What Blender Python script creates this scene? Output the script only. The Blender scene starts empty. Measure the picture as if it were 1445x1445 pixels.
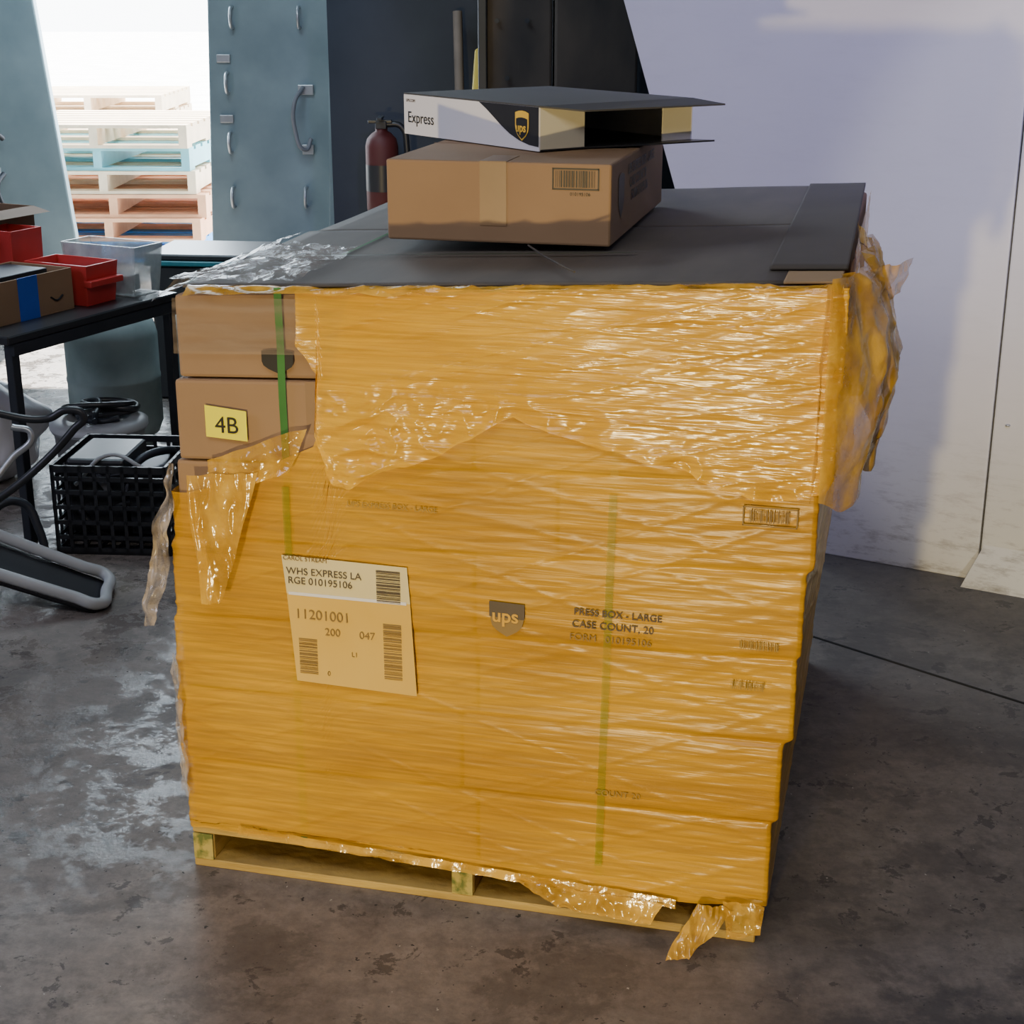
import bpy, bmesh, math, random
from mathutils import Vector, Matrix, noise
random.seed(4)
D=bpy.data; COL=bpy.context.scene.collection
# ------------------------------------------------------------------ helpers
def mat(name,col,rough=.6,metal=0,col2=None,scale=6,stretch=(1,1,1),bump=0,bscale=None,alpha=None,spec=.5,detail=6,lo=.35,hi=.65,rough2=None,coat=0,rot=(0,0,0)):
    m=D.materials.new(name);m.use_nodes=True;nt=m.node_tree;N=nt.nodes;L=nt.links
    b=N['Principled BSDF'];b.inputs['Base Color'].default_value=(*col,1);b.inputs['Roughness'].default_value=rough
    b.inputs['Metallic'].default_value=metal;b.inputs['Specular IOR Level'].default_value=spec
    b.inputs['Coat Weight'].default_value=coat
    tc=N.new('ShaderNodeTexCoord');mp=N.new('ShaderNodeMapping');mp.inputs['Scale'].default_value=stretch
    mp.inputs['Rotation'].default_value=rot
    L.new(tc.outputs['Object'],mp.inputs['Vector'])
    n=N.new('ShaderNodeTexNoise');n.inputs['Scale'].default_value=scale;n.inputs['Detail'].default_value=detail
    L.new(mp.outputs[0],n.inputs['Vector'])
    if col2 is None: col2=tuple(c*.82 for c in col)
    r=N.new('ShaderNodeValToRGB');r.color_ramp.elements[0].position=lo;r.color_ramp.elements[1].position=hi
    r.color_ramp.elements[0].color=(*col2,1);r.color_ramp.elements[1].color=(*col,1)
    L.new(n.outputs['Fac'],r.inputs['Fac']);L.new(r.outputs['Color'],b.inputs['Base Color'])
    if rough2 is not None:
        q=N.new('ShaderNodeMapRange');q.inputs['From Min'].default_value=lo;q.inputs['From Max'].default_value=hi
        q.inputs['To Min'].default_value=rough2;q.inputs['To Max'].default_value=rough
        L.new(n.outputs['Fac'],q.inputs['Value']);L.new(q.outputs[0],b.inputs['Roughness'])
    if bump:
        n2=N.new('ShaderNodeTexNoise');n2.inputs['Scale'].default_value=bscale or scale*3;n2.inputs['Detail'].default_value=4
        L.new(mp.outputs[0],n2.inputs['Vector'])
        bp=N.new('ShaderNodeBump');bp.inputs['Strength'].default_value=bump;bp.inputs['Distance'].default_value=.01
        L.new(n2.outputs['Fac'],bp.inputs['Height']);L.new(bp.outputs[0],b.inputs['Normal'])
    if alpha:
        q=N.new('ShaderNodeMapRange');q.inputs['From Min'].default_value=.35;q.inputs['From Max'].default_value=.65
        q.inputs['To Min'].default_value=alpha[0];q.inputs['To Max'].default_value=alpha[1]
        L.new(n.outputs['Fac'],q.inputs['Value']);L.new(q.outputs[0],b.inputs['Alpha'])
    return m
def empty(name,loc=(0,0,0),rz=0):
    e=D.objects.new(name,None);e.location=loc;e.rotation_euler=(0,0,rz);e.empty_display_size=.1;COL.objects.link(e);return e
def addmesh(name,verts,faces,m=None,parent=None,smooth=False):
    me=D.meshes.new(name);me.from_pydata([tuple(v) for v in verts],[],faces);me.update()
    bm=bmesh.new();bm.from_mesh(me);bmesh.ops.recalc_face_normals(bm,faces=bm.faces[:]);bm.to_mesh(me);bm.free()
    o=D.objects.new(name,me);COL.objects.link(o)
    if m: me.materials.append(m)
    if smooth:
        for p in me.polygons:p.use_smooth=True
    if parent:o.parent=parent
    return o
def bev(o,w,seg=2):
    md=o.modifiers.new('b','BEVEL');md.width=w;md.segments=seg;md.limit_method='ANGLE';return o
BF=[(0,1,3,2),(4,6,7,5),(0,4,5,1),(2,3,7,6),(0,2,6,4),(1,5,7,3)]
def boxv(x0,x1,y0,y1,z0,z1):
    return [(x,y,z) for x in(x0,x1) for y in(y0,y1) for z in(z0,z1)]
def box(name,x0,x1,y0,y1,z0,z1,m,parent=None,b=.003,fn=None,tr=None):
    v=boxv(x0,x1,y0,y1,z0,z1)
    if fn:v=[fn(*q) for q in v]
    if tr is not None:v=[tuple(tr@Vector(q)) for q in v]
    o=addmesh(name,v,BF,m,parent)
    if b:bev(o,b)
    return o
def multibox(name,L,m,parent=None,b=0,fn=None):
    V=[];F=[]
    for q in L:
        k=len(V);V+=boxv(*q);F+=[tuple(i+k for i in f) for f in BF]
    if fn:V=[fn(*q) for q in V]
    o=addmesh(name,V,F,m,parent)
    if b:bev(o,b,1)
    return o
def revolve(name,prof,m,parent=None,loc=(0,0,0),n=40,smooth=True):
    V=[];F=[]
    for r,z in prof:
        for i in range(n):
            a=2*math.pi*i/n;V.append((loc[0]+r*math.cos(a),loc[1]+r*math.sin(a),loc[2]+z))
    for j in range(len(prof)-1):
        for i in range(n):
            F.append((j*n+i,j*n+(i+1)%n,(j+1)*n+(i+1)%n,(j+1)*n+i))
    o=addmesh(name,V,F,m,parent,smooth);return o
def tube(name,pts,r,m,parent=None,cyc=False,smooth=True):
    cu=D.curves.new(name,'CURVE');cu.dimensions='3D';cu.bevel_depth=r;cu.bevel_resolution=3;cu.use_fill_caps=True
    sp=cu.splines.new('BEZIER' if smooth else 'POLY')
    if smooth:
        sp.bezier_points.add(len(pts)-1)
        for p,q in zip(sp.bezier_points,pts):p.co=q;p.handle_left_type='AUTO';p.handle_right_type='AUTO'
    else:
        sp.points.add(len(pts)-1)
        for p,q in zip(sp.points,pts):p.co=(*q,1)
    sp.use_cyclic_u=cyc;cu.materials.append(m)
    o=D.objects.new(name,cu);COL.objects.link(o)
    if parent:o.parent=parent
    return o
def text(name,s,loc,size,m,parent=None,rot=(math.pi/2,0,0),sx=1,bold=0):
    cu=D.curves.new(name,'FONT');cu.body=s;cu.size=size;cu.offset=bold;cu.materials.append(m);cu.extrude=.0002
    o=D.objects.new(name,cu);o.location=loc;o.rotation_euler=rot;o.scale=(sx,1,1);COL.objects.link(o)
    if parent:o.parent=parent
    return o
def interp(P,x):
    if x<=P[0][0]:return P[0][1]
    for (a,b),(c,d) in zip(P,P[1:]):
        if x<=c:return b+(d-b)*(x-a)/(c-a)
    return P[-1][1]
def nz(x,y,z):return noise.noise(Vector((x,y,z)))
def ridge(x,y,z):return 1-2*abs(nz(x,y,z))
def grid(name,nu,nv,fn,m,parent=None,keep=None):
    V=[fn(i/nu,j/nv) for j in range(nv+1) for i in range(nu+1)]
    F=[]
    for j in range(nv):
        for i in range(nu):
            if keep and not keep((i+.5)/nu,(j+.5)/nv):continue
            a=j*(nu+1)+i;F.append((a,a+1,a+nu+2,a+nu+1))
    o=addmesh(name,V,F,m,parent,True);return o
# ------------------------------------------------------------------ materials
kraft=mat('kraft',(.33,.21,.12),.8,col2=(.275,.172,.097),scale=3,bump=.05,bscale=60)
kraft_d=mat('kraft_dark',(.22,.14,.085),.8,scale=4)
kraft_l=mat('kraft_light',(.42,.28,.14),.75,scale=4)
padm=mat('pad_grey',(.135,.118,.098),.75,col2=(.095,.084,.072),scale=3,stretch=(3,1,1),bump=.05,bscale=20)
padm2=mat('pad_dark',(.095,.083,.07),.75,col2=(.07,.062,.053),scale=3)
flapm=mat('flap_dark',(.07,.068,.068),.7,scale=3)
def film_mat(name,ca,cb,a0,a1,bump,fine,rough):
    m=D.materials.new(name);m.use_nodes=True;nt=m.node_tree;N=nt.nodes;L=nt.links;b=N['Principled BSDF']
    b.inputs['Roughness'].default_value=rough;b.inputs['Specular IOR Level'].default_value=fine
    tc=N.new('ShaderNodeTexCoord')
    def ns(sc,st,rot,det=3):
        mp=N.new('ShaderNodeMapping');mp.inputs['Scale'].default_value=st;mp.inputs['Rotation'].default_value=rot
        L.new(tc.outputs['Object'],mp.inputs['Vector'])
        n=N.new('ShaderNodeTexNoise');n.inputs['Scale'].default_value=sc;n.inputs['Detail'].default_value=det
        L.new(mp.outputs[0],n.inputs['Vector']);return n
    big=ns(2.2,(1,1,3),(0,.12,0),6);st1=ns(6,(.6,.6,16),(0,.10,0),3);st2=ns(6,(.7,.7,22),(0,-.16,0),3)
    r=N.new('ShaderNodeValToRGB');r.color_ramp.elements[0].position=.38;r.color_ramp.elements[1].position=.62
    r.color_ramp.elements[0].color=(*cb,1);r.color_ramp.elements[1].color=(*ca,1)
    L.new(big.outputs['Fac'],r.inputs['Fac']);L.new(r.outputs[0],b.inputs['Base Color'])
    mx=N.new('ShaderNodeMath');mx.operation='MAXIMUM';L.new(st1.outputs['Fac'],mx.inputs[0]);L.new(st2.outputs['Fac'],mx.inputs[1])
    q=N.new('ShaderNodeMapRange');q.inputs['From Min'].default_value=.45;q.inputs['From Max'].default_value=.68
    q.inputs['To Min'].default_value=a0;q.inputs['To Max'].default_value=a1
    L.new(mx.outputs[0],q.inputs['Value']);L.new(q.outputs[0],b.inputs['Alpha'])
    bp=N.new('ShaderNodeBump');bp.inputs['Strength'].default_value=bump;bp.inputs['Distance'].default_value=.004
    L.new(mx.outputs[0],bp.inputs['Height']);L.new(bp.outputs[0],b.inputs['Normal'])
    return m
film=film_mat('amber_stretch_film',(.86,.47,.022),(.68,.345,.012),.58,.84,.4,.45,.30)
film2=film_mat('amber_stretch_film_band',(.92,.53,.045),(.80,.41,.02),.6,.86,.65,.7,.20)
film3=mat('amber_film_crumple',(.85,.51,.07),.16,col2=(.66,.35,.03),scale=14,bump=.5,bscale=22,alpha=(.45,.92),spec=.9)
clear=mat('clear_film',(.60,.55,.50),.14,col2=(.5,.45,.42),scale=18,bump=.5,bscale=30,alpha=(.05,.5),spec=1)
clears=mat('clear_film_flat',(.42,.33,.25),.22,col2=(.36,.27,.19),scale=5,stretch=(1,1,8),bump=.2,bscale=8,alpha=(.1,.4),spec=.6)
clear2=mat('clear_film_loose',(.70,.58,.45),.12,col2=(.5,.40,.28),scale=18,bump=.5,bscale=30,alpha=(.2,.7),spec=1)
film4=mat('pale_amber_film',(.90,.60,.17),.15,col2=(.80,.45,.06),scale=9,stretch=(1,1,.5),bump=.6,bscale=14,alpha=(.25,.8),spec=.9)
strapm=mat('green_strap',(.05,.20,.045),.35,scale=20)
straph=mat('green_strap_under_film',(.20,.30,.025),.3,col2=(.28,.32,.03),scale=9,alpha=(.12,.42))
strapt=mat('green_strap_dim',(.05,.09,.045),.35,scale=20)
wood=mat('pallet_wood',(.60,.42,.12),.75,col2=(.38,.25,.07),scale=5,stretch=(1,1,6),bump=.3,bscale=30)
woodgreen=mat('stringer_end',(.13,.16,.035),.8,col2=(.50,.40,.11),scale=40,lo=.45,hi=.6)
black=mat('black_ink',(.012,.012,.014),.5)
inkb=mat('brown_ink',(.10,.075,.055),.6)
inkf=mat('faded_ink',(.38,.24,.05),.6)
inkm=mat('mid_ink',(.28,.18,.06),.6)
white=mat('white_board',(.86,.85,.89),.5,col2=(.82,.81,.86),scale=2)
cream=mat('cream_board',(.78,.73,.58),.55,scale=2)
label=mat('paper_label',(.82,.71,.38),.6,scale=2)
label2=mat('paper_label_under_film',(.82,.55,.13),.5,col2=(.74,.46,.08),scale=3)
yel=mat('yellow_label',(.95,.88,.015),.5,col2=(.92,.84,.015))
gold=mat('gold_print',(.85,.55,.06),.45)
tape=mat('packing_tape',(.27,.17,.095),.4,col2=(.235,.15,.083),scale=10,spec=.5)
steel=mat('steel_paint_blue',(.25,.34,.37),.45,col2=(.18,.255,.285),scale=3,bump=.06,metal=.1)
steeld=mat('steel_dark',(.03,.035,.045),.5,scale=5,metal=.3)
chrome=mat('hardware',(.55,.58,.6),.35,metal=.7)
darkwall=mat('dark_wall',(.042,.052,.07),.8,col2=(.028,.035,.05),scale=2,bump=.1)
shell=mat('shell_paint',(.25,.26,.27),.8,scale=2)
colm=mat('column_rust',(.075,.06,.05),.8,col2=(.03,.027,.027),scale=4,stretch=(1,1,.5),bump=.2)
blackp=mat('black_plastic',(.018,.02,.024),.4,spec=.6)
redp=mat('red_plastic',(.66,.05,.045),.4)
bluet=mat('blue_tape',(.03,.12,.62),.5)
tankm=mat('tank_paint',(.36,.44,.44),.5,col2=(.25,.32,.32),scale=8,bump=.05)
greyp=mat('grey_plastic',(.42,.44,.45),.5)
slabm=mat('grey_rubber',(.22,.23,.25),.5)
clearp=mat('clear_plastic',(.6,.68,.7),.15,scale=8,alpha=(.35,.65))
def wall_mat():
    m=mat('painted_panel',(.72,.72,.69),.6,col2=(.66,.66,.64),scale=1.3,bump=.05,bscale=8)
    nt=m.node_tree;N=nt.nodes;L=nt.links;b=N['Principled BSDF'];src=b.inputs['Base Color'].links[0].from_socket
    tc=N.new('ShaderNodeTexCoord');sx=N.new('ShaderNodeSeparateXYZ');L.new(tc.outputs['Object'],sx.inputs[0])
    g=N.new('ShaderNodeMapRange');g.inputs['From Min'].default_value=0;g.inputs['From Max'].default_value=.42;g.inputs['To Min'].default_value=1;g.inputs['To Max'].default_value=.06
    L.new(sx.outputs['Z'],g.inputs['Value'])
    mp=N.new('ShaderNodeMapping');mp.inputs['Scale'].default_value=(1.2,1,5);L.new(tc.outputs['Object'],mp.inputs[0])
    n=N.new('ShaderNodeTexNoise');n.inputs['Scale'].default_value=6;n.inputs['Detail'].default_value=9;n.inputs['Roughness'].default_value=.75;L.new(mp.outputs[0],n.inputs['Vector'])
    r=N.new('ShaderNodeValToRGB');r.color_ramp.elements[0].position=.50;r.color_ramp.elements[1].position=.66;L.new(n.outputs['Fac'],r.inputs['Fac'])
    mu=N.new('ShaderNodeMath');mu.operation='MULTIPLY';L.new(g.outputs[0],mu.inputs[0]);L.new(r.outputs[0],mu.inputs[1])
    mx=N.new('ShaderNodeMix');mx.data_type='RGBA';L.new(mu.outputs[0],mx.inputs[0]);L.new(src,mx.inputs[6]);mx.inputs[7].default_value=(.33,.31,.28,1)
    L.new(mx.outputs[2],b.inputs['Base Color']);return m
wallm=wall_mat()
pbl=mat('blue_pallet_paint',(.05,.35,.85),.6)
ptq=mat('teal_pallet_paint',(.20,.50,.58),.6)
pw1=mat('pallet_red_wood',(.75,.40,.23),.8,scale=8)
pw2=mat('pallet_tan_wood',(.80,.64,.46),.8,scale=8)
asph=mat('yard_concrete',(.8,.8,.8),.8,scale=2)
# floor
def floor_mat():
    m=D.materials.new('stained_concrete');m.use_nodes=True;nt=m.node_tree;N=nt.nodes;L=nt.links;b=N['Principled BSDF']
    tc=N.new('ShaderNodeTexCoord');sx=N.new('ShaderNodeSeparateXYZ');L.new(tc.outputs['Object'],sx.inputs[0])
    def ns(sc,det=8,dist=0,rough=.6):
        n=N.new('ShaderNodeTexNoise');n.inputs['Scale'].default_value=sc;n.inputs['Detail'].default_value=det
        n.inputs['Distortion'].default_value=dist;n.inputs['Roughness'].default_value=rough
        L.new(tc.outputs['Object'],n.inputs['Vector']);return n.outputs['Fac']
    def ramp(src,a,ca,bp,cb):
        r=N.new('ShaderNodeValToRGB');r.color_ramp.elements[0].position=a;r.color_ramp.elements[1].position=bp
        r.color_ramp.elements[0].color=(*ca,1);r.color_ramp.elements[1].color=(*cb,1);L.new(src,r.inputs['Fac']);return r.outputs[0]
    def mix(f,a,bb,t='MIX'):
        x=N.new('ShaderNodeMix');x.data_type='RGBA';x.blend_type=t
        if isinstance(f,float):x.inputs[0].default_value=f
        else:L.new(f,x.inputs[0])
        if isinstance(bb,tuple):x.inputs[7].default_value=(*bb,1)
        else:L.new(bb,x.inputs[7])
        L.new(a,x.inputs[6]);return x.outputs[2]
    def mr(src,a,b_,c,d):
        q=N.new('ShaderNodeMapRange');q.inputs['From Min'].default_value=a;q.inputs['From Max'].default_value=b_
        q.inputs['To Min'].default_value=c;q.inputs['To Max'].default_value=d;L.new(src,q.inputs['Value']);return q.outputs[0]
    def mul(a,bb):
        x=N.new('ShaderNodeMath');x.operation='MULTIPLY';L.new(a,x.inputs[0])
        if isinstance(bb,float):x.inputs[1].default_value=bb
        else:L.new(bb,x.inputs[1])
        return x.outputs[0]
    base=ramp(ns(1.6,9,0,.6),.38,(.165,.14,.12),.62,(.265,.235,.205))
    fine=ramp(ns(22,8,.0,.75),.3,(.58,.58,.60),.7,(1.25,1.25,1.25))
    c=mix(1.0,base,fine,'MULTIPLY')
    st=ramp(ns(3.6,10,.2,.72),.52,(0,0,0),.57,(1,1,1))
    c=mix(mul(st,.50),c,(.075,.066,.06))
    st2=ramp(ns(11,9,.3,.7),.59,(0,0,0),.61,(1,1,1))
    c=mix(mul(st2,.7),c,(.045,.04,.038))
    sp=ramp(ns(55,2),.70,(0,0,0),.72,(1,1,1))
    c=mix(sp,c,(.03,.03,.03))
    sp2=ramp(ns(70,2),.745,(0,0,0),.755,(1,1,1))
    c=mix(sp2,c,(.5,.48,.42))
    nn=mr(ns(6,6,0,.7),0,1,-.25,.25)
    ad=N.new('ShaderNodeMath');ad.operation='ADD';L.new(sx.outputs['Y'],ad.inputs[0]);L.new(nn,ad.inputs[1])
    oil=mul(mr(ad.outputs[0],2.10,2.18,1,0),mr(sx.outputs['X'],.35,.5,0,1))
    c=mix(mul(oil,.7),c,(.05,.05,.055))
    far_shade=mul(mr(ad.outputs[0],2.9,3.15,0,1),mr(sx.outputs['X'],.3,.6,0,1))  # shadow behind and right of the pallet, painted into the floor colour
    c=mix(mul(far_shade,.45),c,(.06,.06,.062))
    L.new(c,b.inputs['Base Color'])
    wet=mul(mr(sx.outputs['X'],-.75,-.35,1,.06),mr(sx.outputs['Y'],2.3,2.7,.1,1))
    pt=ramp(ns(7.5,10,.2,.78),.49,(0,0,0),.53,(1,1,1))
    wp=mul(wet,pt)
    L.new(mr(wp,0,1,.66,.19),b.inputs['Roughness'])
    b.inputs['Specular IOR Level'].default_value=.5
    bp=N.new('ShaderNodeBump');bp.inputs['Strength'].default_value=.3;bp.inputs['Distance'].default_value=.006
    L.new(ns(26,9,.1,.7),bp.inputs['Height']);L.new(bp.outputs[0],b.inputs['Normal'])
    return m
fm=floor_mat()
# ------------------------------------------------------------------ room
box('floor',-4.5,4.5,-3,8.6,-.1,0,fm,b=0)
box('yard_ground',-30,20,8.6,60,-.14,-.04,asph,b=0)
box('ceiling',-4.5,4.5,-3,8.8,3.4,3.5,darkwall,b=0)
box('wall_left',-4.6,-4.5,-3,8.8,0,3.4,shell,b=0)
box('wall_right',4.5,4.6,-3,8.8,0,3.4,shell,b=0)
box('wall_rear',-4.6,4.6,-3.1,-3,0,3.4,shell,b=0)
multibox('wall_front',[(-4.5,-3.0,8.6,8.75,0,3.4),(-3.0,-.93,8.6,8.75,2.75,3.4),(-.93,4.5,8.6,8.75,0,3.4)],darkwall)
jm=mat('joint',(.02,.02,.02),.9)
tube('floor_joint',[(.75,3.62,-.002),(1.2,3.2,-.002),(1.6,2.85,-.002),(2.6,2.1,-.002)],.005,jm)
e=empty('wall_panel',(.941,4.195,0),math.atan2(-.489,.872))
t=.04
V=[(-.21,0,0),(.385,0,0),(.385,0,3.2),(-1.30,0,3.2)]
V=V+[(x,t,z) for x,y,z in V]
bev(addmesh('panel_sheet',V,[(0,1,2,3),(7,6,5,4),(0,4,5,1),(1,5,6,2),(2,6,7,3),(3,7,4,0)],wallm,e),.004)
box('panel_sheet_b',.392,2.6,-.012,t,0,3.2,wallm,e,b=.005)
V=[(.36,-.07,0),(2.6,-.07,0),(2.6,-.012,.11),(.40,-.012,.11),(.36,-.012,0),(2.6,-.012,0)]
addmesh('kick_bevel',V,[(0,1,2,3),(0,3,4),(1,5,2),(0,4,5,1),(3,2,5,4)],wallm,e)
for zz in(.45,.95,1.3,1.45): 
    revolve('screw_%d'%int(zz*100),[(0,0),(.006,.0),(.006,.004),(0,.005)],chrome,e,(.43,-.016,zz),8)
# ------------------------------------------------------------------ load
A=math.radians(14)
P0=(-.59,2.54,0)
TILT=.054
def dz(s,h):return h/1.126*(s/1.105-1)*TILT if h>.1 else 0
def TW(s,d,h):return (s,d,h+dz(s,h))
pal=empty('wooden_pallet',P0,-A)
W=1.035;DP=1.22
L=[]
for i in range(3):
    y0=[0,.56,1.10][i];L.append((0,W,y0,y0+.12,.0,.016))
multibox('bottom_boards',L,wood,pal,.002)
multibox('top_boards',[(0,W,i*.124,i*.124+.1,.07,.085) for i in range(10)],wood,pal,.002)
for i,x in enumerate((0,.497,.995)):
    box('stringer_%d'%i,x,x+.04,.004,DP-.004,.016,.07,wood,pal)
    box('stringer_end_%d'%i,x+.001,x+.039,-.001,.003,.017,.069,woodgreen,pal,b=0)
load=empty('carton_load',P0,-A)
sl=[.006,.002,.004,.012,.018,.027,.035];sr=[1.045,1.055,1.07,1.075,1.087,1.10,1.105]
fr=[.003,-.002,.003,-.001,.002,-.001,.002]
Z0=.087;LH=(1.126-Z0)/7
for k in range(7):
    z0=Z0+k*LH;z1=z0+LH-.003
    mid=(sl[k]+sr[k])/2+([.02,-.01,.01,0,.13,-.02,-.05][k])
    for j,(a,b) in enumerate(((sl[k],mid-.002),(mid+.002,sr[k]))):
        for q in range(2):
            jd=fr[k]+random.uniform(0,.003)
            box('carton_%d_%d_%d'%(k,j,q),a,b,jd if q==0 else .613,.61 if q==0 else 1.225,z0,z1,kraft,load,b=.006,fn=TW)
            if q==0:
                xm=(a+b)/2
                box('tape_%d_%d'%(k,j),xm-.024,xm+.024,jd-.0012,jd-.0002,z0+.055,z1,tape,load,b=0,fn=TW)
zt=1.127
def slab(name,s0,s1,d0,d1,z,th,m,skew=0):
    def f(u,v):
        s=s0+(s1-s0)*u;d=d0+(d1-d0)*v;return (s+skew*v,d,z+dz(s,1.126)+.002*nz(s*4,d*4,z*30))
    o=grid(name,30,30,f,m,load);md=o.modifiers.new('s','SOLIDIFY');md.thickness=th;md.offset=1;return o
slab('top_pad_a',.04,1.02,.03,.64,zt+.003,.004,padm,-.01)
slab('top_pad_b',.045,1.01,.645,1.26,zt+.003,.004,padm,-.005)
slab('top_pad_strip',.99,1.11,.13,1.25,zt+.008,.005,padm2,-.01)
slab('top_flap',1.02,1.105,.03,.125,zt+.004,.004,kraft_l)
for nm,s in(('a',.215),('b',.775)):
    V=[];F=[];n=40
    for i in range(n+1):
        h=.09+(1.136-.09)*i/n;dd=-.0045-.001*math.sin(i)
        if h<.80:dd=-.0032 if nm=='a' else -.0005
        so=s-(.02 if nm=='b' else 0)*(1-i/n)
        V+=[TW(so,dd,h),TW(so+.013,dd,h)]
    for i in range(n):F.append((2*i,2*i+1,2*i+3,2*i+2))
    if nm=='a':
        k=len(V);V+=[(s,.29,1.1385+dz(s,1.126)),(s+.007,.29,1.1385+dz(s,1.126)),(s,1.24,1.1385+dz(s,1.126)),(s+.007,1.24,1.1385+dz(s,1.126))]
        F.append((k,k+1,k+3,k+2))
    addmesh('strap_'+nm,V,F,strapm,load)
    V=[];F=[];n=30;h1=.79 if nm=='a' else .80;h0=.62 if nm=='a' else .12
    for i in range(n+1):
        h=h0+(h1-h0)*i/n
        so=s-(.02*(1-h/1.13) if nm=='b' else 0)
        V+=[TW(so,-.0125,h),TW(so+.013,-.0125,h)]
        if i:F.append((2*i-2,2*i-1,2*i+1,2*i))
    addmesh('strap_haze_'+nm,V,F,straph,load)
V=[];F=[]
for i in range(31):
    s=.10+.65*i/30;V+=[(s,.29,1.140+dz(s,1.126)),(s,.297,1.140+dz(s,1.126))]
    if i:F.append((2*i-2,2*i-1,2*i+1,2*i))
addmesh('strap_c',V,F,strapt,load)
tube('twine',[(.565,.29,1.128),(.60,.22,1.128),(.65,.12,1.130),(.70,.03,1.132)],.0018,padm2,load)
# stretch film
def lay(arr,h,wd=.16):
    x=(h-Z0)/LH-.5;k=math.floor(x);f=x-k;f=min(1,max(0,(f-.5+wd/2)/wd));f=f*f*(3-2*f)
    a=arr[min(6,max(0,k))];b=arr[min(6,max(0,k+1))];return a+(b-a)*f
def groove(h):
    x=(h-Z0)/LH;k=round(x)
    if k<1 or k>6:return 0
    return math.exp(-((x-k)*LH/.006)**2)
WF=1.07
def per(u,h,off):
    a=lay(sl,h)-off;b=lay(sr,h)+off
    f=lay(fr,h,.5)-off
    if u<0:return (a,f-u*1.0,h)
    if u<=WF:return (a+(b-a)*u/WF,f,h)
    return (b,f+(u-WF),h)
def norm(u):
    if u<-.01:return(-1,0)
    if u<.01:return(-.7,-.7)
    if u<WF-.01:return(0,-1)
    if u<WF+.01:return(.7,-.7)
    return(1,0)
hb1=[(-.5,.10),(0,.083),(.4,.087),(.6,.068),(.78,.05),(.9,.062),(1.045,.078),(2.3,.07)]
ht1=[(-.5,.74),(0,.77),(.062,.777),(.18,.829),(.25,.865),(.275,.94),(.29,1.06),(.31,1.12),(WF,1.128),(2.3,1.13)]
def streaks(u,h,amp):
    w=0
    for k,(sl_,fq,sd) in enumerate(((.10,34,1.),(-.14,30,5.),(.28,22,9.),(-.05,52,13.))):
        r=ridge(u*1.1,(h-sl_*u)*fq,sd)
        w+=max(0,r-.72)*3.2
    return amp*w
def f1(uu,v):
    u=-.5+uu*2.77
    b=interp(hb1,u)+.006*nz(u*14,0,3);t_=interp(ht1,u)+(.006*nz(u*18,0,9) if u<.3 else .0)
    h=b+(t_-b)*v
    s,d,h=per(u,h,.007);n=norm(u)
    w=streaks(u,h,.0007)+.0006*ridge(u*2,h*50-u*3,5)+.0018*nz(u*4,h*5,8)
    # sparse long diagonal tension lines
    w+=.0012*max(0,ridge(u*.7,(h-.42*u)*9,31)-.86)*7+.0012*max(0,ridge(u*.7,(h+.36*u)*9,37)-.86)*7
    gs=max(0,min(1,(u-.78)/.25))
    gm=max(0,nz(u*2.2,h*7,4)+.25)
    w-=groove(h)*.0055*(.16+.6*gm+.75*gs)
    w=max(-.0055,w)
    return TW(s+n[0]*w,d+n[1]*w,h)
grid('film_main',440,360,f1,film,load)
hb2=[(.225,1.04),(.26,.985),(.262,.87),(.30,.80),(.328,.796),(.38,.83),(.452,.852),(.53,.90),(.585,.925),(.64,.905),(.755,.87),(.85,.845),(.924,.815),(1.0,.80),(1.09,.82),(1.25,.80),(1.55,.9)]
def f2(uu,v):
    u=.225+uu*1.3
    b=interp(hb2,u)+.007*nz(u*22,0,3);t_=1.132
    h=b+(t_-b)*v
    s,d,h=per(u,h,.011);n=norm(u)
    de=(h-b)
    edge=math.exp(-de/.028)
    left=max(0,1-abs(u-.36)/.22)*max(0,min(1,(1.0-h)/.08))
    w=streaks(u,h,.0012)+.0011*ridge(u*5,h*44-u*12,5)+.0026*nz(u*4,h*6,8)
    w+=.0026*max(0,ridge(u*3,(h-.28*u)*18,21)-.3)
    w+=(edge*.010+left*.011)*abs(ridge(u*15+h*8,h*20-u*7,4))+left*.004*abs(ridge(u*34,h*40,14))
    w=max(-.001,w)+.001
    return TW(s+n[0]*w,d+n[1]*w,h)
grid('film_band',460,200,f2,film2,load)
def f3(uu,v):
    s=.06+uu*1.05
    wd=.03+.02*nz(s*9,0,2)+ (.05 if s<.3 else 0)*(1-s/.3)
    d=-.017+wd*v
    z=1.122+dz(s,1.126)+.011*abs(ridge(s*11,v*2,3))*(1-abs(v-.4))+ .006*min(1,v*3)
    return (s,d,z)
grid('film_lip',260,14,f3,film3,load)
def crumple(name,c00,c10,c11,c01,nu,nv,amp,fr,m,seed=0,prof=None,nrm=(0,-1,0),keep=None,fold=(1,1,1)):
    c=[Vector(q) for q in(c00,c10,c11,c01)];nr=Vector(nrm)
    def f(u,v):
        uu=u
        if prof:
            w=prof(v);uu=.5+(u-.5)*w
        p=(c[0]*(1-uu)+c[1]*uu)*(1-v)+(c[3]*(1-uu)+c[2]*uu)*v
        X,Y,Z=p.x*fold[0],p.y*fold[1],p.z*fold[2]
        a=amp*(ridge(X*fr,Z*fr*.8,seed+Y*fr)*.7+ridge(X*fr*2.2,Z*fr*2,seed+7+Y*fr*2)*.3)
        q=p+nr*a+Vector((nz(Z*fr,seed,1),nz(X*fr,seed,Z*fr),nz(X*fr*1.3,Y*fr,seed)))*amp*.5
        return tuple(q)
    return grid(name,nu,nv,f,m,load,keep)
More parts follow.
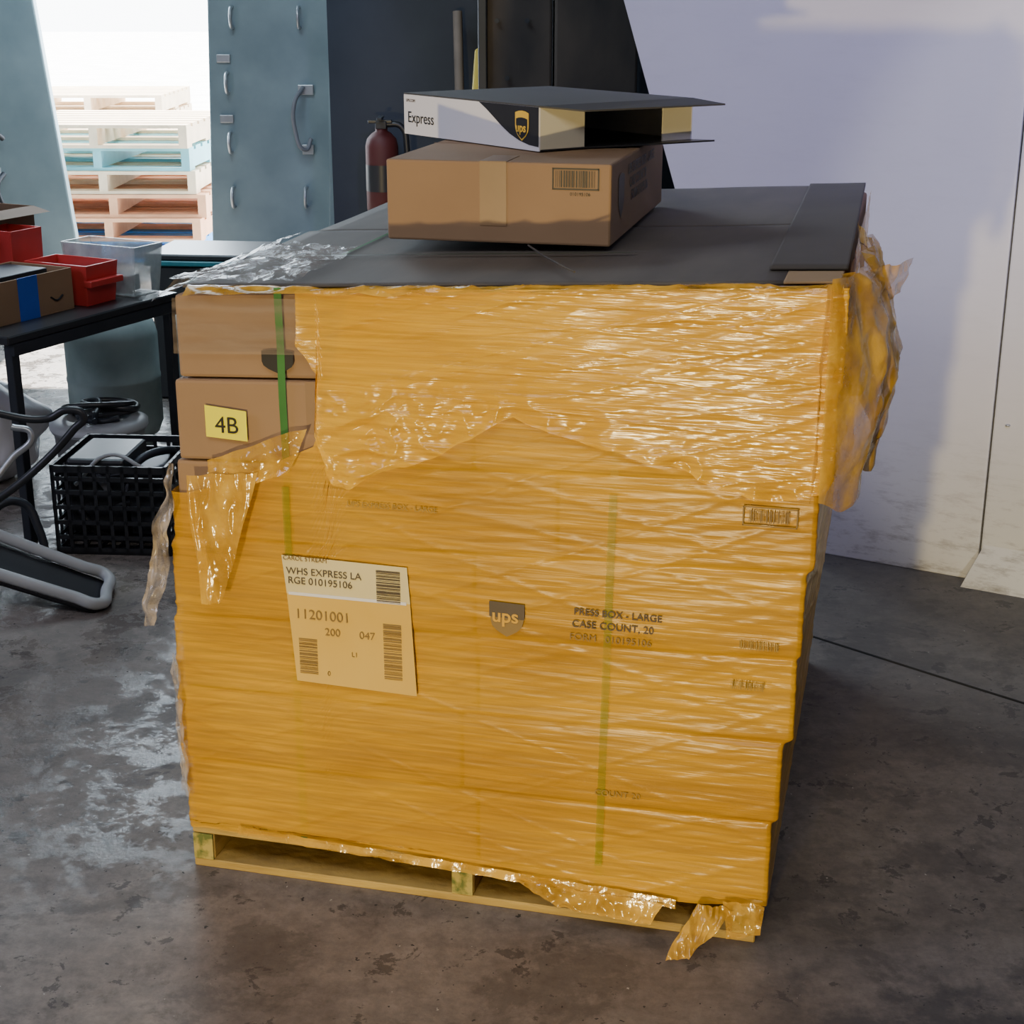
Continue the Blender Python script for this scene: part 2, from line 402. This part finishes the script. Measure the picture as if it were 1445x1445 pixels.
crumple('film_bunch_top',(.03,.0,1.093),(.25,.0,1.10),(.25,.30,1.106),(.10,.38,1.10),60,60,.007,20,clear,2,nrm=(0,0,1))
crumple('film_bunch_top_b',(.0,-.012,1.06),(.0,.5,1.07),(.07,.5,1.10),(.05,.0,1.095),60,16,.007,22,clear,5,nrm=(-.4,0,1))
crumple('film_clear_strip',(.034,-.0075,.975),(.31,-.0075,.987),(.31,-.009,1.078),(.037,-.0075,1.068),60,30,.0010,18,clears,4,fold=(.3,1,2))
crumple('film_corner_bunch',(1.075,-.024,.80),(1.13,.10,.84),(1.14,.16,1.14),(1.085,-.022,1.135),60,90,.012,16,film4,3,nrm=(.8,-.5,0),fold=(1.6,1.6,.45))
def fsk(u,v):
    d=-.03+.47*u;h=.80+.10*u+(.345-.08*u)*v
    fl=(.25+.75*math.sin(math.pi*min(1,max(0,v*.8+.15)))**.8)
    out=.004+.088*fl*math.sin(math.pi*min(.98,u*1.0))**.6+(.014*ridge(d*13+h*4,h*5,3)+.007*ridge(d*26-h*10,h*16,9))*min(1,u*5)
    return (1.09+out,d-.02*u,h+.02*nz(d*12,v*3,2)*(1 if v<.1 or v>.9 else .3)+(-.03*abs(math.sin(u*11)) if v<.03 else 0))
grid('film_corner_skirt',90,110,fsk,film3,load)
crumple('film_corner_tuft',(1.10,.02,1.07),(1.19,.20,1.09),(1.20,.20,1.14),(1.10,.02,1.145),50,24,.014,24,film3,21,nrm=(.6,-.4,.3))
crumple('film_flap_front',(.055,-.03,.775),(.185,-.035,.79),(.13,-.055,.56),(.065,-.06,.555),50,80,.009,18,film3,6,prof=lambda v:1-.5*v*v,fold=(1.8,1,.5))
crumple('film_flap_front_b',(.09,-.02,.80),(.27,-.02,.868),(.24,-.03,.79),(.09,-.03,.74),60,36,.008,24,film3,16,fold=(1,1,1.6))
crumple('film_flap_side',(-.0,.02,.79),(.035,-.02,.785),(-.01,-.04,.50),(-.055,-.02,.49),40,80,.016,24,clear2,8,prof=lambda v:.45+.8*math.sin(v*2.8),fold=(1,1,.9))
crumple('film_roll_side',(-.025,.02,.42),(.010,-.022,.42),(.012,-.022,.16),(-.016,.01,.15),20,80,.010,30,clear2,9)
crumple('film_tail_bottom',(.62,-.02,.075),(.88,-.02,.07),(.86,-.03,.030),(.70,-.03,.040),60,16,.008,30,film3,10)
crumple('film_tail_end',(.94,-.03,.085),(1.0,-.025,.08),(.965,-.075,.010),(.87,-.095,.008),40,40,.012,22,film3,11,prof=lambda v:1-.6*v,fold=(2,1,1))
crumple('film_tail_corner',(.98,-.022,.09),(1.05,-.02,.09),(1.045,-.024,.035),(.99,-.026,.02),30,20,.007,34,film3,31)
crumple('film_tail_mid',(.10,-.02,.09),(.9,-.02,.06),(.9,-.015,.075),(.10,-.015,.105),140,8,.003,30,film3,12)
# labels and print
def quad(name,p,m,y,parent):
    addmesh(name,[TW(a,y,b) for a,b in p],[(0,1,2,3)],m,parent)
quad('label_yellow',[(.083,.875),(.157,.868),(.157,.922),(.083,.932)],yel,-.008,load)
text('label_yellow_text','4B',(.100,-.0095,.845),.040,black,load)
LY=-.0155
quad('label_paper',[(.228,.425),(.445,.415),(.4365,.588),(.2165,.593)],label2,LY,load)
quad('label_paper_top',[(.2165,.593),(.4365,.588),(.432,.655),(.21,.665)],label,LY,load)
def T(nm,s,x,z,sz,m=inkb,y=LY-.002,sx=1,b=0):text(nm,s,(x,y,z),sz,m,load,sx=sx,bold=b)
T('lt0','CAROL STREAM',.213,.632,.011,inkm)
T('lt1','WHS EXPRESS LA',.218,.607,.0175,inkb)
T('lt2','RGE 010195106',.220,.590,.0175,inkb)
T('lt3','11201001',.230,.527,.025,inkm)
T('lt4','200',.283,.500,.019,inkm);T('lt5','047',.345,.500,.019,inkm)
T('lt6','L1',.330,.465,.012,inkm);T('lt7','0',.285,.425,.012,inkm)
def barcode(nm,x0,x1,z0,z1,vert,m,y,parent,n=26):
    L=[];random.seed(len(nm)*7);t_=0
    R=(z1-z0) if vert else (x1-x0)
    while t_<R*.98:
        w=R/n*random.choice((.3,.3,.6,.9))
        w=min(w,R-t_)
        L.append((x0,x1,y-.0004,y,z0+t_,z0+t_+w) if vert else (x0+t_,x0+t_+w,y-.0004,y,z0,z1))
        t_+=w+R/n*random.choice((.3,.5,.8))
    return multibox(nm,L,m,parent)
barcode('bc1',.378,.42,.57,.63,True,inkb,LY-.001,load)
barcode('bc2',.388,.42,.43,.535,True,inkm,LY-.001,load,34)
barcode('bc3',.235,.268,.425,.49,True,inkm,LY-.001,load,24)
box('label_line',.22,.43,LY-.001,LY-.0005,.5685,.574,white,load,b=0)
def shield(nm,cx,cz,w,hh,m,y,parent,fn=None):
    P=[(-.5,.5),(-.25,.56),(0,.58),(.25,.56),(.5,.5),(.5,.0),(.45,-.2),(.3,-.36),(0,-.55),(-.3,-.36),(-.45,-.2),(-.5,0)]
    o=addmesh(nm,[(cx+a*w,y,cz+b*hh) for a,b in P],[tuple(range(12))],m,parent);return o
FY=-.0135
addmesh('logo_upper',[(.5725+a,FY,b) for a,b in((0,.563),(.06,.561),(.06,.588),(0,.590))],[(0,1,2,3)],inkb,load)
shield('logo_shield',.6025,.557,.056,.052,inkm,FY+.0008,load)
text('logo_text','ups',(.577,FY-.0008,.555),.033,mat('logo_amber',(.80,.44,.04),.5),load,bold=.0006)
T('ct1','PRESS BOX - LARGE',.715,.580,.0165,inkb,FY,1,.0002)
T('ct2','CASE COUNT, 20',.712,.558,.0175,inkb,FY,1,.0002)
T('ct3','FORM   010195106',.708,.535,.0170,inkm,FY)
T('ct4','COUNT 20',.755,.255,.016,inkf,FY)
T('ct5','UPS EXPRESS BOX - LARGE',.33,.735,.013,inkf,FY)
barcode('bc4',.99,1.055,.762,.782,False,inkm,FY,load)
multibox('bc4_frame',[(.98,1.065,FY-.0004,FY,.786,.788),(.98,1.065,FY-.0004,FY,.756,.758),(.98,.982,FY-.0004,FY,.756,.788),(1.063,1.065,FY-.0004,FY,.756,.788)],inkm,load)
barcode('bc5',.985,1.05,.548,.562,False,inkf,FY,load)
barcode('bc6',.975,1.03,.477,.490,False,inkf,FY,load)
shield('logo_arc',.215,.970,.055,.035,black,-.0035,load)
# ------------------------------------------------------------------ small carton on top
B=math.radians(13.5);zb=1.123
sc=empty('cardboard_carton',(-.2215,2.79,zb),-B)
W2,D2,H2=.402,.61,.140
bev(addmesh('body',boxv(0,W2,0,D2,0,H2),BF,kraft,sc),.004)
box('top_seam',.0,W2,D2/2-.0015,D2/2+.0015,H2-.001,H2+.0006,kraft_d,sc,b=0)
box('tape_front',.170,.218,-.0012,-.0002,.03,H2,tape,sc,b=0)
box('tape_top',.170,.218,0,.1,H2,H2+.0008,tape,sc,b=0)
barcode('barcode_print',.305,.375,.100,.128,False,black,-.001,sc,24)
multibox('barcode_frame',[(.299,.381,-.0012,-.0005,.130,.1325),(.299,.381,-.0012,-.0005,.0955,.098),(.299,.3015,-.0012,-.0005,.0955,.1325),(.3785,.381,-.0012,-.0005,.0955,.1325)],black,sc)
text('small_text','010195106',(.33,-.001,.086),.008,black,sc)
rr=(math.pi/2,0,math.pi/2)
for i,(s_,z_) in enumerate((('UPS EXPRESS BOX - LARGE',.105),('CASE COUNT 20',.080),('FORM 010195106',.055))):
    text('side_text_%d'%i,s_,(W2+.001,.17+.02*i,z_),.026,inkb,sc,rr,bold=.0004)
P=[(-.5,.5),(-.25,.56),(0,.58),(.25,.56),(.5,.5),(.5,.0),(.45,-.2),(.3,-.36),(0,-.55),(-.3,-.36),(-.45,-.2),(-.5,0)]
addmesh('side_logo',[(W2+.001,.10+a*.06,.075+b*.07) for a,b in P],[tuple(range(12))],inkb,sc)
# ------------------------------------------------------------------ express box
zx=zb+H2+.002
ex=empty('express_shipping_box',(.049,2.892,zx),math.atan2(.584,.812))
bw,bl,bh=.37,.46,.078
th=.003
box('long_side',0,th,0,bl,0,bh,white,ex,b=.0005)
box('far_side',bw-th,bw,0,bl,0,bh,white,ex,b=.0005)
box('back_side',th,bw-th,bl-th,bl,0,bh,white,ex,b=.0005)
box('bottom',th,bw-th,0,bl,0,th,blackp,ex,b=.0005)
box('top_panel',0,bw,0,bl,bh,bh+th,flapm,ex,b=.0005)
box('end_flap_a',th,.105,0,th,th,bh,cream,ex,b=.0005)
box('end_flap_b',bw-.075,bw-th,0,th,th,bh,cream,ex,b=.0005)
QF=[(0,1,2,3),(7,6,5,4),(0,4,5,1),(1,5,6,2),(2,6,7,3),(3,7,4,0)]
V=[(.0,0,bh),(bw,0,bh),(bw+.02,-.07,bh-.008),(.07,-.045,bh-.008)]
V=V+[(x,y,z+th) for x,y,z in V]
addmesh('top_flap',V,QF,flapm,ex)
V=[(.12,0,0),(bw,0,0),(bw+.01,-.055,.002),(.22,-.04,.002)]
V=V+[(x,y,z+th) for x,y,z in V]
addmesh('bottom_flap',V,QF,blackp,ex)
re=(math.pi/2,0,-math.pi/2)
text('print_word','Express',(-.001,.445,.024),.031,black,ex,re)
text('print_small','UPS.COM',(-.001,.45,.064),.008,inkb,ex,re)
pts=[(0.0,bh),(.19,bh),(.165,.066),(.14,.052),(.115,.038),(.09,.026),(.06,.016),(.03,.010),(0,.008)]
addmesh('print_swoosh',[(-.0012,a,b) for a,b in pts],[tuple(range(len(pts)))],black,ex)
addmesh('print_shield',[(-.0022,.05+a*.042,.042+b*.048) for a,b in P],[tuple(range(12))],gold,ex)
addmesh('print_shield_in',[(-.0028,.05+a*.035,.038+b*.034) for a,b in P],[tuple(range(12))],black,ex)
text('print_ups','ups',(-.0034,.068,.032),.023,gold,ex,re,bold=.0004)
# ------------------------------------------------------------------ table + things
tb=empty('metal_work_table',(-1.40,4.30,0),math.atan2(.894,.447))
multibox('top',[(-.02,.74,0,.85,.595,.62)],blackp,tb,.004)
multibox('legs',[(0,.03,0.01,.04,0,.6),(.70,.73,.01,.04,0,.6),(0,.03,.8,.83,0,.6),(.70,.73,.8,.83,0,.6)],steeld,tb,.002)
box('apron',0,.73,.0,.02,.56,.595,steeld,tb)
def tl(x,y,z):return (-1.40+.447*x-.894*y,4.30+.894*x+.447*y,z)
ta=math.atan2(.894,.447)
def openbox(nm,x,y,z,w,d,h,m,th=.005,flare=0):
    e=empty(nm,tl(x,y,z),ta)
    multibox('sides',[(0,w,0,th,th,h),(0,w,d-th,d,th,h),(0,th,th,d-th,th,h),(w-th,w,th,d-th,th,h),(0,w,0,d,0,th)],m,e,.001,
      fn=(lambda a,b,c:(a+(a-w/2)*flare*c/h,b+(b-d/2)*flare*c/h,c)));return e
e=openbox('parts_carton',.03,.12,.62,.36,.24,.125,kraft)
box('blue_tape',.13,.21,-.002,.001,.0,.126,bluet,e,b=0)
tube('smile_print',[(.26,-.003,.05),(.285,-.003,.038),(.31,-.003,.05)],.003,black,e)
box('carton_content',.03,.3,.04,.2,.03,.13,steeld,e)
e=openbox('red_bin',.425,.10,.62,.13,.22,.125,redp,flare=.12)
box('lip',-.01,.14,-.03,.0,.06,.08,redp,e)
box('bin_content',.02,.11,.03,.19,.02,.10,greyp,e)
e=openbox('red_bin',.42,.38,.62,.13,.14,.21,redp,flare=.05)
e=openbox('clear_bin',.60,.06,.62,.12,.26,.16,clearp,flare=.15)
box('bin_content',.03,.09,.05,.22,.01,.06,greyp,e)
e=openbox('open_carton',.14,.56,.62,.58,.26,.245,kraft_d)
addmesh('flap',[(0,0,.245),(.58,0,.245),(.55,-.10,.235),(.03,-.10,.235)],[(0,1,2,3)],kraft_d,e)
for i in range(3):
    box('stuff_%d'%i,.05+.15*i,.16+.15*i,.05,.2,.1,.26,[steeld,bluet,blackp][i],e)
def tank(x,y,r=.16):
    e=empty('propane_tank',(x,y,0))
    revolve('body',[(0,.03),(r*.6,.03),(r*.9,.05),(r,.09),(r,.24),(r*1.012,.245),(r*1.012,.255),(r,.26),(r,.40),(r*.93,.445),(r*.7,.475),(r*.3,.487),(0,.49)],tankm,e)
    revolve('foot_ring',[(r*.75,0),(r*.77,0),(r*.77,.05),(r*.75,.05)],tankm,e)
    revolve('collar',[(r*.55,.47),(r*.56,.47),(r*.58,.57),(r*.56,.57),(r*.55,.47)],tankm,e)
    revolve('valve',[(0,.48),(.02,.48),(.02,.53),(.03,.535),(.03,.55),(0,.555)],chrome,e)
tank(-1.40,5.35);tank(-1.055,5.42,.15)
cr=empty('milk_crate',(-1.31,4.22,0),math.radians(-4))
w,h=.335,.265;L=[]
for z in(0,.045,.09,.135,.18,.22,.245):
    hh=.012 if z not in(0,.245) else .02
    L+=[(0,w,0,.008,z,z+hh),(0,w,w-.008,w,z,z+hh),(0,.008,0,w,z,z+hh),(w-.008,w,0,w,z,z+hh)]
for i in range(9):
    x=i*(w-.01)/8
    L+=[(x,x+.01,0,.006,0,h),(x,x+.01,w-.006,w,0,h),(0,.006,x,x+.01,0,h),(w-.006,w,x,x+.01,0,h)]
for i in range(7):
    x=i*(w-.01)/6;L+=[(x,x+.01,0,w,0,.008),(0,w,x,x+.01,0,.008)]
multibox('lattice',L,blackp,cr)
random.seed(3)
for i in range(6):
    pts=[(random.uniform(.04,.30),random.uniform(.04,.30),random.uniform(.06,.24)) for _ in range(5)]
    tube('hose_%d'%i,pts,random.choice((.008,.012)),[blackp,slabm,greyp,steeld,blackp][i%5],cr)
box('tool_case',.03,.20,.05,.28,.05,.27,blackp,cr,b=.01)
box('tray',.21,.31,.04,.27,.05,.235,steeld,cr,b=.006)
tube('white_lead',[(.06,.03,.20),(.16,.05,.285),(.26,.04,.25),(.30,.10,.20)],.006,greyp,cr)
bk=empty('plastic_bucket',(-1.30,4.74,0))
revolve('body',[(0,.0),(.12,.0),(.14,.23),(.147,.23),(.147,.25),(.135,.25),(.115,.02),(0,.02)],greyp,bk)
revolve('lid',[(0,.255),(.05,.262),(.09,.25),(.10,.27),(.135,.262),(.152,.255),(.152,.24)],greyp,bk)
random.seed(5)
for i in range(3):
    tube('cable_%d'%i,[(random.uniform(-.11,.11),random.uniform(-.11,.11),random.uniform(.275,.30)) for _ in range(5)],.009,[blackp,steeld][i%2],bk)
fc=empty('folding_chair')
tube('frame_a',[(-1.62,3.95,.10),(-1.41,4.02,.22),(-1.30,4.06,.30),(-1.19,4.08,.41),(-1.16,4.08,.45),(-1.20,4.08,.465),(-1.26,4.08,.44),(-1.42,4.05,.47),(-1.62,4.0,.50)],.011,blackp,fc)
tube('frame_b',[(-1.60,3.85,.16),(-1.42,3.92,.26),(-1.33,3.98,.36),(-1.28,4.0,.42),(-1.33,4.0,.44)],.009,chrome,fc)
tube('frame_c',[(-1.5,4.1,.0),(-1.45,4.12,.16),(-1.38,4.15,.18),(-1.33,4.14,.10),(-1.31,4.12,.01)],.012,steeld,fc)
def fs(u,v):
    x=-1.78+.68*u+.02*(1-v);y=3.66+.18*v+.05*u+.06*u;z=.34-.322*u**.85+.05*v*(1-u)
    return (x,y,max(.016,z))
o=grid('seat_slab',24,8,fs,blackp,fc);md=o.modifiers.new('s','SOLIDIFY');md.thickness=.022;md.offset=1
def rim(v,dzz,n=12):return [(fs(u/n,v)[0],fs(u/n,v)[1],fs(u/n,v)[2]+dzz) for u in range(n+1)]
tube('seat_rim',rim(0,.008)+[(-1.08,3.87,.024)]+rim(1,.02)[::-1],.016,greyp,fc)
tt=empty('storage_tote',(-1.40,6.0,0),math.radians(-6))
multibox('body',[(0,.42,0,.34,0,.53)],blackp,tt,.01)
multibox('rim',[(-.015,.435,-.015,.355,.53,.55)],mat('teal_rim',(.03,.25,.3),.4),tt,.004)
multibox('lid',[(-.01,.43,-.01,.35,.55,.575)],blackp,tt,.006)
wb=empty('plastic_bag',(-1.75,4.95,0))
def fb(u,v):
    a=2*math.pi*u;r=.20*math.sin(math.pi*min(.98,v*.9+.08))**.6
    r*=1+.25*nz(math.cos(a)*2,math.sin(a)*2,v*4)
    return (r*math.cos(a),r*math.sin(a),.34*v+.002)
grid('bag',40,24,fb,white,wb)
# ------------------------------------------------------------------ doors & back area
dl=empty('door_1')
V=[(-2.33,8.45,0.02),(-2.57,8.45,2.6),(-3.6,8.0,2.6),(-3.4,8.0,.02)]
V=V+[(x,y+.06,z) for x,y,z in V]
bev(addmesh('leaf',V,QF,steel,dl),.01)
for z in(.62,1.0,1.35):
    tube('latch_%d'%int(z*100),[(-2.66,8.30,z),(-2.68,8.24,z-.05),(-2.66,8.24,z-.16),(-2.64,8.28,z-.2)],.014,steeld,dl)
    box('hook_%d'%int(z*100),-2.74,-2.68,8.24,8.34,z-.01,z+.03,chrome,dl)
dr=empty('door_2')
V=[(-1.60,8.3,.02),(-.955,8.3,.02),(-.86,8.3,2.6),(-1.50,8.3,2.6)]
V=V+[(x,y+.05,z) for x,y,z in V]
bev(addmesh('leaf',V,QF,steel,dr),.01)
V=[(-.97,8.2,.02),(-.90,8.2,.02),(-.81,8.2,2.6),(-.88,8.2,2.6)];V=V+[(x,y+.09,z) for x,y,z in V]
bev(addmesh('stile',V,QF,steel,dr),.01)
for i,(x,z) in enumerate(((-1.42,1.40),(-1.08,1.40),(-1.46,1.08),(-1.46,.78),(-1.46,.5),(-1.08,.5))):
    tube('handle_%d'%i,[(x,8.30,z+.05),(x,8.25,z+.04),(x,8.25,z-.04),(x,8.30,z-.05)],.009,chrome,dr)
    if i in(2,3):box('plate_%d'%i,x-.05,x+.02,8.285,8.30,z+.10,z+.14,chrome,dr)
tube('pull_strap',[(-1.07,8.27,1.06),(-1.11,8.22,.99),(-1.115,8.22,.85),(-1.07,8.23,.75),(-1.04,8.27,.80)],.011,slabm,dr)
box('pull_plate',-1.10,-1.02,8.28,8.30,1.02,1.07,chrome,dr)
box('pull_plate_b',-1.09,-1.03,8.28,8.30,.72,.77,chrome,dr)
box('wall_partition',-.86,.6,7.6,7.7,0,3.39,darkwall,b=0)
cl=empty('steel_column',(0,0,0))
box('post',-.125,.16,6.5,6.8,0,3.39,colm,cl,b=.01)
box('flange',.17,.50,6.45,6.85,0,3.39,colm,cl,b=.01)
box('flange_lip',-.135,-.10,6.47,6.83,0,3.39,steeld,cl,b=.005)
for x,z in((-.06,1.42),(.06,1.42),(-.02,1.2)):
    tube('bolt_%d_%d'%(int(x*100+10),int(z*100)),[(x,6.49,z),(x,6.484,z)],.010,steeld,cl,smooth=False)
fe=empty('fire_extinguisher',(-.60,7.35,.55))
revolve('cylinder',[(0,0),(.07,0),(.076,.015),(.076,.30),(.068,.335),(.045,.36),(.028,.37),(.028,.385),(0,.385)],mat('dull_red',(.09,.014,.014),.6),fe,n=24)
revolve('black_band',[(.0775,.10),(.0775,.22)],blackp,fe,n=24)
box('valve',-.025,.025,-.03,.06,.38,.415,steeld,fe)
box('lever',-.012,.012,-.11,.03,.425,.437,steeld,fe)
box('handle',-.06,.05,-.02,.01,.405,.42,blackp,fe)
tube('hose',[(.02,0,.40),(.09,0,.39),(.115,0,.30),(.10,0,.12)],.014,blackp,fe)
box('bracket',-.04,.04,.07,.25,.15,.19,steeld,fe)
sh=empty('broom',(-.24,7.3,0))
tube('handle',[(0.01,0,.10),(-.0,.1,1.0),(-.01,.2,1.44)],.022,mat('grey_wood',(.20,.17,.15),.7),sh)
box('head',-.15,.17,-.05,.05,.0,.11,kraft_d,sh,b=.01)
yc=empty('safety_cone',(-.145,6.95,0))
revolve('cone',[(.13,.02),(.10,.2),(.014,1.29),(.0,1.30)],mat('cone_yellow',(.50,.38,.04),.6),yc,n=20)
revolve('base',[(0,0),(.15,0),(.15,.03),(0,.03)],blackp,yc,n=20)
# ------------------------------------------------------------------ outside pallets
random.seed(8)
def outpal(nm,x,y,z,rz,m):
    e=empty(nm,(x,y,z),rz)
    L=[(0,1.1,i*.17,i*.17+.12,.115,.135) for i in range(7)]+[(0,1.1,i*.5,i*.5+.12,0,.018) for i in range(3)]
    L+=[(a,a+.05,0,1.14,.018,.115) for a in(0,.52,1.05)]
    multibox('boards',L,m,e)
for i,m in enumerate((pbl,pw1,pw1,pw2,ptq,pw2)):
    outpal('shipping_pallet',-2.98+random.uniform(-.05,.05),9.45+random.uniform(-.05,.05),-.04+i*.137,random.uniform(-.06,.04),m)
for i in range(6):
    outpal('shipping_pallet',-3.7+random.uniform(-.05,.05),12.0,-.04+i*.137,random.uniform(-.06,.04),pw2)
# ------------------------------------------------------------------ lights
def area(nm,loc,target,sx,sy,col,pw,spread=180):
    l=D.lights.new(nm,'AREA');l.shape='RECTANGLE';l.size=sx;l.size_y=sy;l.color=col;l.energy=pw;l.spread=math.radians(spread)
    o=D.objects.new(nm,l);o.location=loc;o.rotation_euler=(Vector(target)-Vector(loc)).to_track_quat('-Z','Y').to_euler();COL.objects.link(o)
def spot(nm,loc,target,ang,col,pw,r=.05,blend=.3):
    l=D.lights.new(nm,'SPOT');l.spot_size=math.radians(ang);l.spot_blend=blend;l.color=col;l.energy=pw;l.shadow_soft_size=r
    o=D.objects.new(nm,l);o.location=loc;o.rotation_euler=(Vector(target)-Vector(loc)).to_track_quat('-Z','Y').to_euler();COL.objects.link(o)
sun=D.lights.new('sun','SUN');sun.energy=34;sun.angle=.01;sun.color=(1,.95,.88)
so=D.objects.new('sun',sun);so.rotation_euler=Vector((.12,-.75,-.8)).to_track_quat('-Z','Y').to_euler();COL.objects.link(so)
area('ceiling_lamp_cool',(-.5,.6,3.3),(-.2,2.3,0),2.2,1.6,(1,.95,.92),66)
area('left_fill',(-1.4,5.6,3.3),(-1.5,5.8,0),1.5,1.5,(.72,.88,1),60)  # added fill, brightens the tanks and the left clutter
area('side_fill',(-3.9,2.2,2.3),(-.1,3.1,1.2),1.2,1.2,(.72,.74,1),45)  # unseen fill added to brighten left and top faces of the boxes
spot('violet_bay_lamp',(.9,1.0,3.1),(.95,4.2,1.6),46,(.42,.40,1),290,.12,.9)
spot('warm_work_lamp',(-1.1,-1.6,.45),(-.05,2.5,.60),27,(1,.77,.36),540,.05,.3)
spot('wall_fill_spot',(1.6,-.5,2.0),(1.98,3.65,.95),30,(1,.97,.93),210,.03,.3)  # added spot, its cone edge shapes the bright area on the wall panel
area('door_skylight',(-1.95,8.5,1.7),(-1.5,3,0),1.6,2.0,(.62,.82,1),90)
w=D.worlds.new('world');bpy.context.scene.world=w;w.use_nodes=True
bg=w.node_tree.nodes['Background'];bg.inputs[0].default_value=(.92,.97,1,1);bg.inputs[1].default_value=11
# ------------------------------------------------------------------ camera
cd=D.cameras.new('camera');cd.lens=2200/1445*36;cd.sensor_width=36;cd.clip_start=.05
co=D.objects.new('camera',cd);co.location=(0,0,1.55);co.rotation_euler=(math.pi/2-math.atan(742/2200),0,0);COL.objects.link(co)
bpy.context.scene.camera=co
